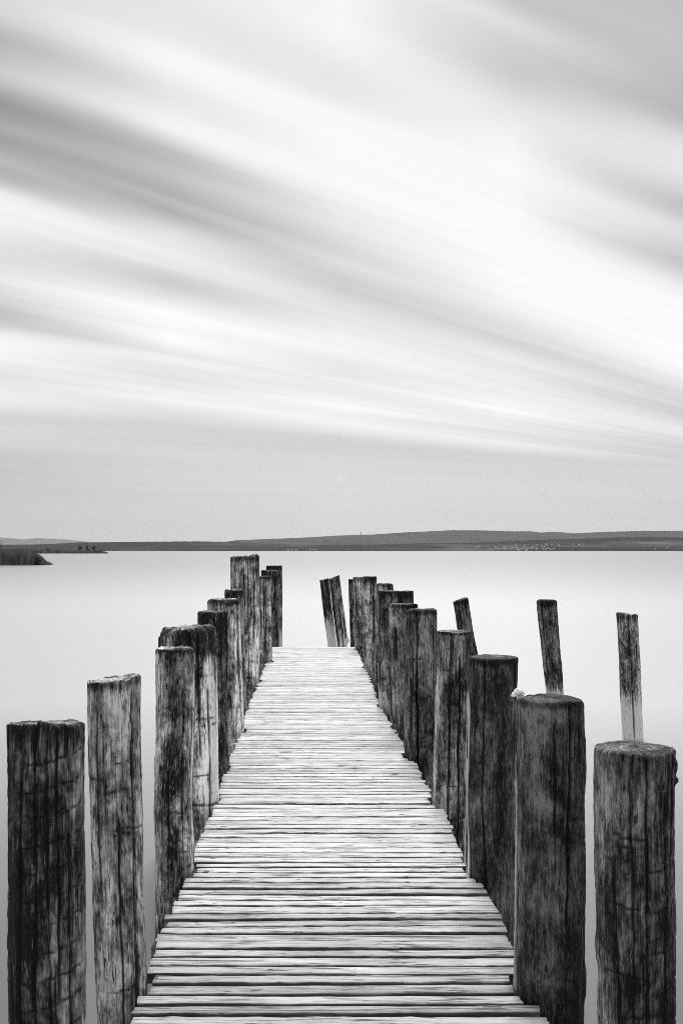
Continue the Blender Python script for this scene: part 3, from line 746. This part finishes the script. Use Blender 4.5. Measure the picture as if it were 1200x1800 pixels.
while y < 17.55:
    pitch = rs.choice([.088, .092, .095, .098, .105, .085])
    if y < 5.4: pitch *= .93
    gap = rs.choice([.016, .018, .021, .024] if y < 5.6 else [.009, .012, .015, .018] if y < 8.5 else [.003, .005, .007, .010, .013] if y < 11 else [.0005, .001, .002, .003, .008])
    wd = pitch - gap; th_ = 0.042
    yc = y + pitch / 2
    calm = 1.0 if y < 7 else .45
    dz = rs.gauss(0, .0022) * calm; yaw = rs.gauss(0, .0022); roll = rs.gauss(0, .018) * calm
    xl = float(interp(LEFT, yc)) + rs.gauss(0, .009); xr = float(interp(RIGHT, yc)) + rs.gauss(0, .009)
    for (pxx, pyy, pr_) in POSTS:                                    # boards are notched where a post stands in the deck edge
        dy = max(0.0, abs(pyy - yc) - pitch / 2)
        if dy < pr_ + .012:
            half = math.sqrt(max(0, (pr_ + .012) ** 2 - dy * dy))
            if pxx < 0: xl = max(xl, pxx + half + rs.uniform(.002, .010))
            else: xr = min(xr, pxx - half - rs.uniform(.002, .010))
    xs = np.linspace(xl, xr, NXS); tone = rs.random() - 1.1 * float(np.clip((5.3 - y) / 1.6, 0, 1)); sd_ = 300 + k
    base = len(PV); npf = len(prof)
    wear = 0.5 + rs.random()
    for i, x in enumerate(xs):
        wave = .0016 * float(vn(x * 3, 0, sd_)) ; sagz = .0020 * calm * float(vn(x * 2.0, 3, sd_ + 5000))
        na = .0035 * wear * float(vn(x * 14, 1, sd_ + 1000)) + .0022 * wear * float(vn(x * 45, 1, sd_ + 1500)); nb = .0035 * wear * float(vn(x * 14, 2, sd_ + 2000)) + .0022 * wear * float(vn(x * 45, 2, sd_ + 2500))
        for j, (a, c, e) in enumerate(prof):
            yy = yc + a * wd + wave + yaw * x * 3 + (na * min(1, -a * 2) if a < 0 else -nb * min(1, a * 2)) * 1.0
            zz = c * th_ * (1.0 if c < -.5 else .55) + dz + sagz + roll * a * wd
            if e > .7 and c > -.5: zz -= .004 * wear * max(0.0, float(vn(x * 22, a * 9, sd_ + 3000)))
            xx = x
            if i in (0, NXS - 1): xx = x + .005 * float(vn(a * 7, 0, sd_ + 4000))
            PV.append((xx - JO[0], yy - JO[1], zz - JO[2])); G.append((x, yy, zz)); T.append(tone); E.append(e)
    for i in range(NXS - 1):
        for j in range(npf):
            j2 = (j + 1) % npf; a0 = base + i * npf
            PF.append((a0 + j, a0 + npf + j, a0 + npf + j2, a0 + j2))
    PF.append(tuple(base + j for j in range(npf))); PF.append(tuple(base + (NXS - 1) * npf + j for j in reversed(range(npf))))
    y += pitch; k += 1
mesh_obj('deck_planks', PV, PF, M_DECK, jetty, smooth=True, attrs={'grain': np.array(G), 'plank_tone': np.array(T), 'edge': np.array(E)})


def beam(name, x0, x1, y0, y1, z0, z1, seed):
    """a sawn timber with weathered, slightly wavy faces"""
    bm = bmesh.new(); bmesh.ops.create_cube(bm, size=1.0)
    for v in bm.verts: v.co = Vector((x0 + (v.co.x + .5) * (x1 - x0), y0 + (v.co.y + .5) * (y1 - y0), z0 + (v.co.z + .5) * (z1 - z0))) - Vector(JO)
    bmesh.ops.bevel(bm, geom=list(bm.edges), offset=.012, segments=2, affect='EDGES')
    me = bpy.data.meshes.new(name); bm.to_mesh(me); bm.free(); me.materials.append(M_BEAM)
    o = bpy.data.objects.new(name, me); COL.objects.link(o); o.parent = jetty
    return o


beam('beam', -.54, -.40, 3.0, 17.4, -.19, -.05, 1)
beam('beam', .54, .68, 3.0, 17.4, -.19, -.05, 2)
for (by, bx0, bx1) in ((4.84, -.76, .82), (7.1, -.70, .80), (9.95, -.70, .80), (12.1, -.70, .80), (14.0, -.70, .80), (16.2, -.70, .80)):
    beam('crossbeam', bx0, bx1, by - .07, by + .07, -.35, -.193, 3)

# ---------------------------------------------------------------- the white scrap
bm = bmesh.new(); bmesh.ops.create_icosphere(bm, subdivisions=4, radius=1.0)
for v in bm.verts:
    n_ = v.co.normalized()
    f1 = math.sin(n_.x * 3.1 + n_.z * 2.2 + 1.0) * .5 + math.sin(n_.y * 3.7 - n_.z * 3.0 + n_.x) * .5; f2 = math.sin(n_.x * 7 + n_.z * 6 + 2) * math.sin(n_.y * 6 - n_.z * 7)
    v.co = Vector((n_.x * .024 + n_.z * .006, n_.y * .018, n_.z * .017)) * (1 + .34 * f1 + .16 * f2)
for f_ in bm.faces: f_.smooth = True
me = bpy.data.meshes.new('plastic_scrap'); bm.to_mesh(me); bm.free(); me.materials.append(M_SCRAP)
sc_ = bpy.data.objects.new('plastic_scrap', me); COL.objects.link(sc_); sc_.location = P(910, 1218, 3.93)
tag(sc_, 'small crumpled white scrap caught on the rim of the dark stained post', 'scrap')

# ---------------------------------------------------------------- air
bm = bmesh.new(); bmesh.ops.create_cube(bm, size=1.0)
for v in bm.verts: v.co = Vector((v.co.x * 110000, v.co.y * 110000, -2.5 + (v.co.z + .5) * 780))
me = bpy.data.meshes.new('haze'); bm.to_mesh(me); bm.free()
mh, n = new_mat('haze')
pv_ = n.new('ShaderNodeVolumePrincipled')
pv_.inputs['Color'].default_value = (.96, .96, .96, 1); pv_.inputs['Density'].default_value = 1.05e-5
n.l.new(pv_.outputs[0], n.new('ShaderNodeOutputMaterial').inputs['Volume'])
me.materials.append(mh)
hz_ = bpy.data.objects.new('haze', me); COL.objects.link(hz_); tag(hz_, kind='stuff')
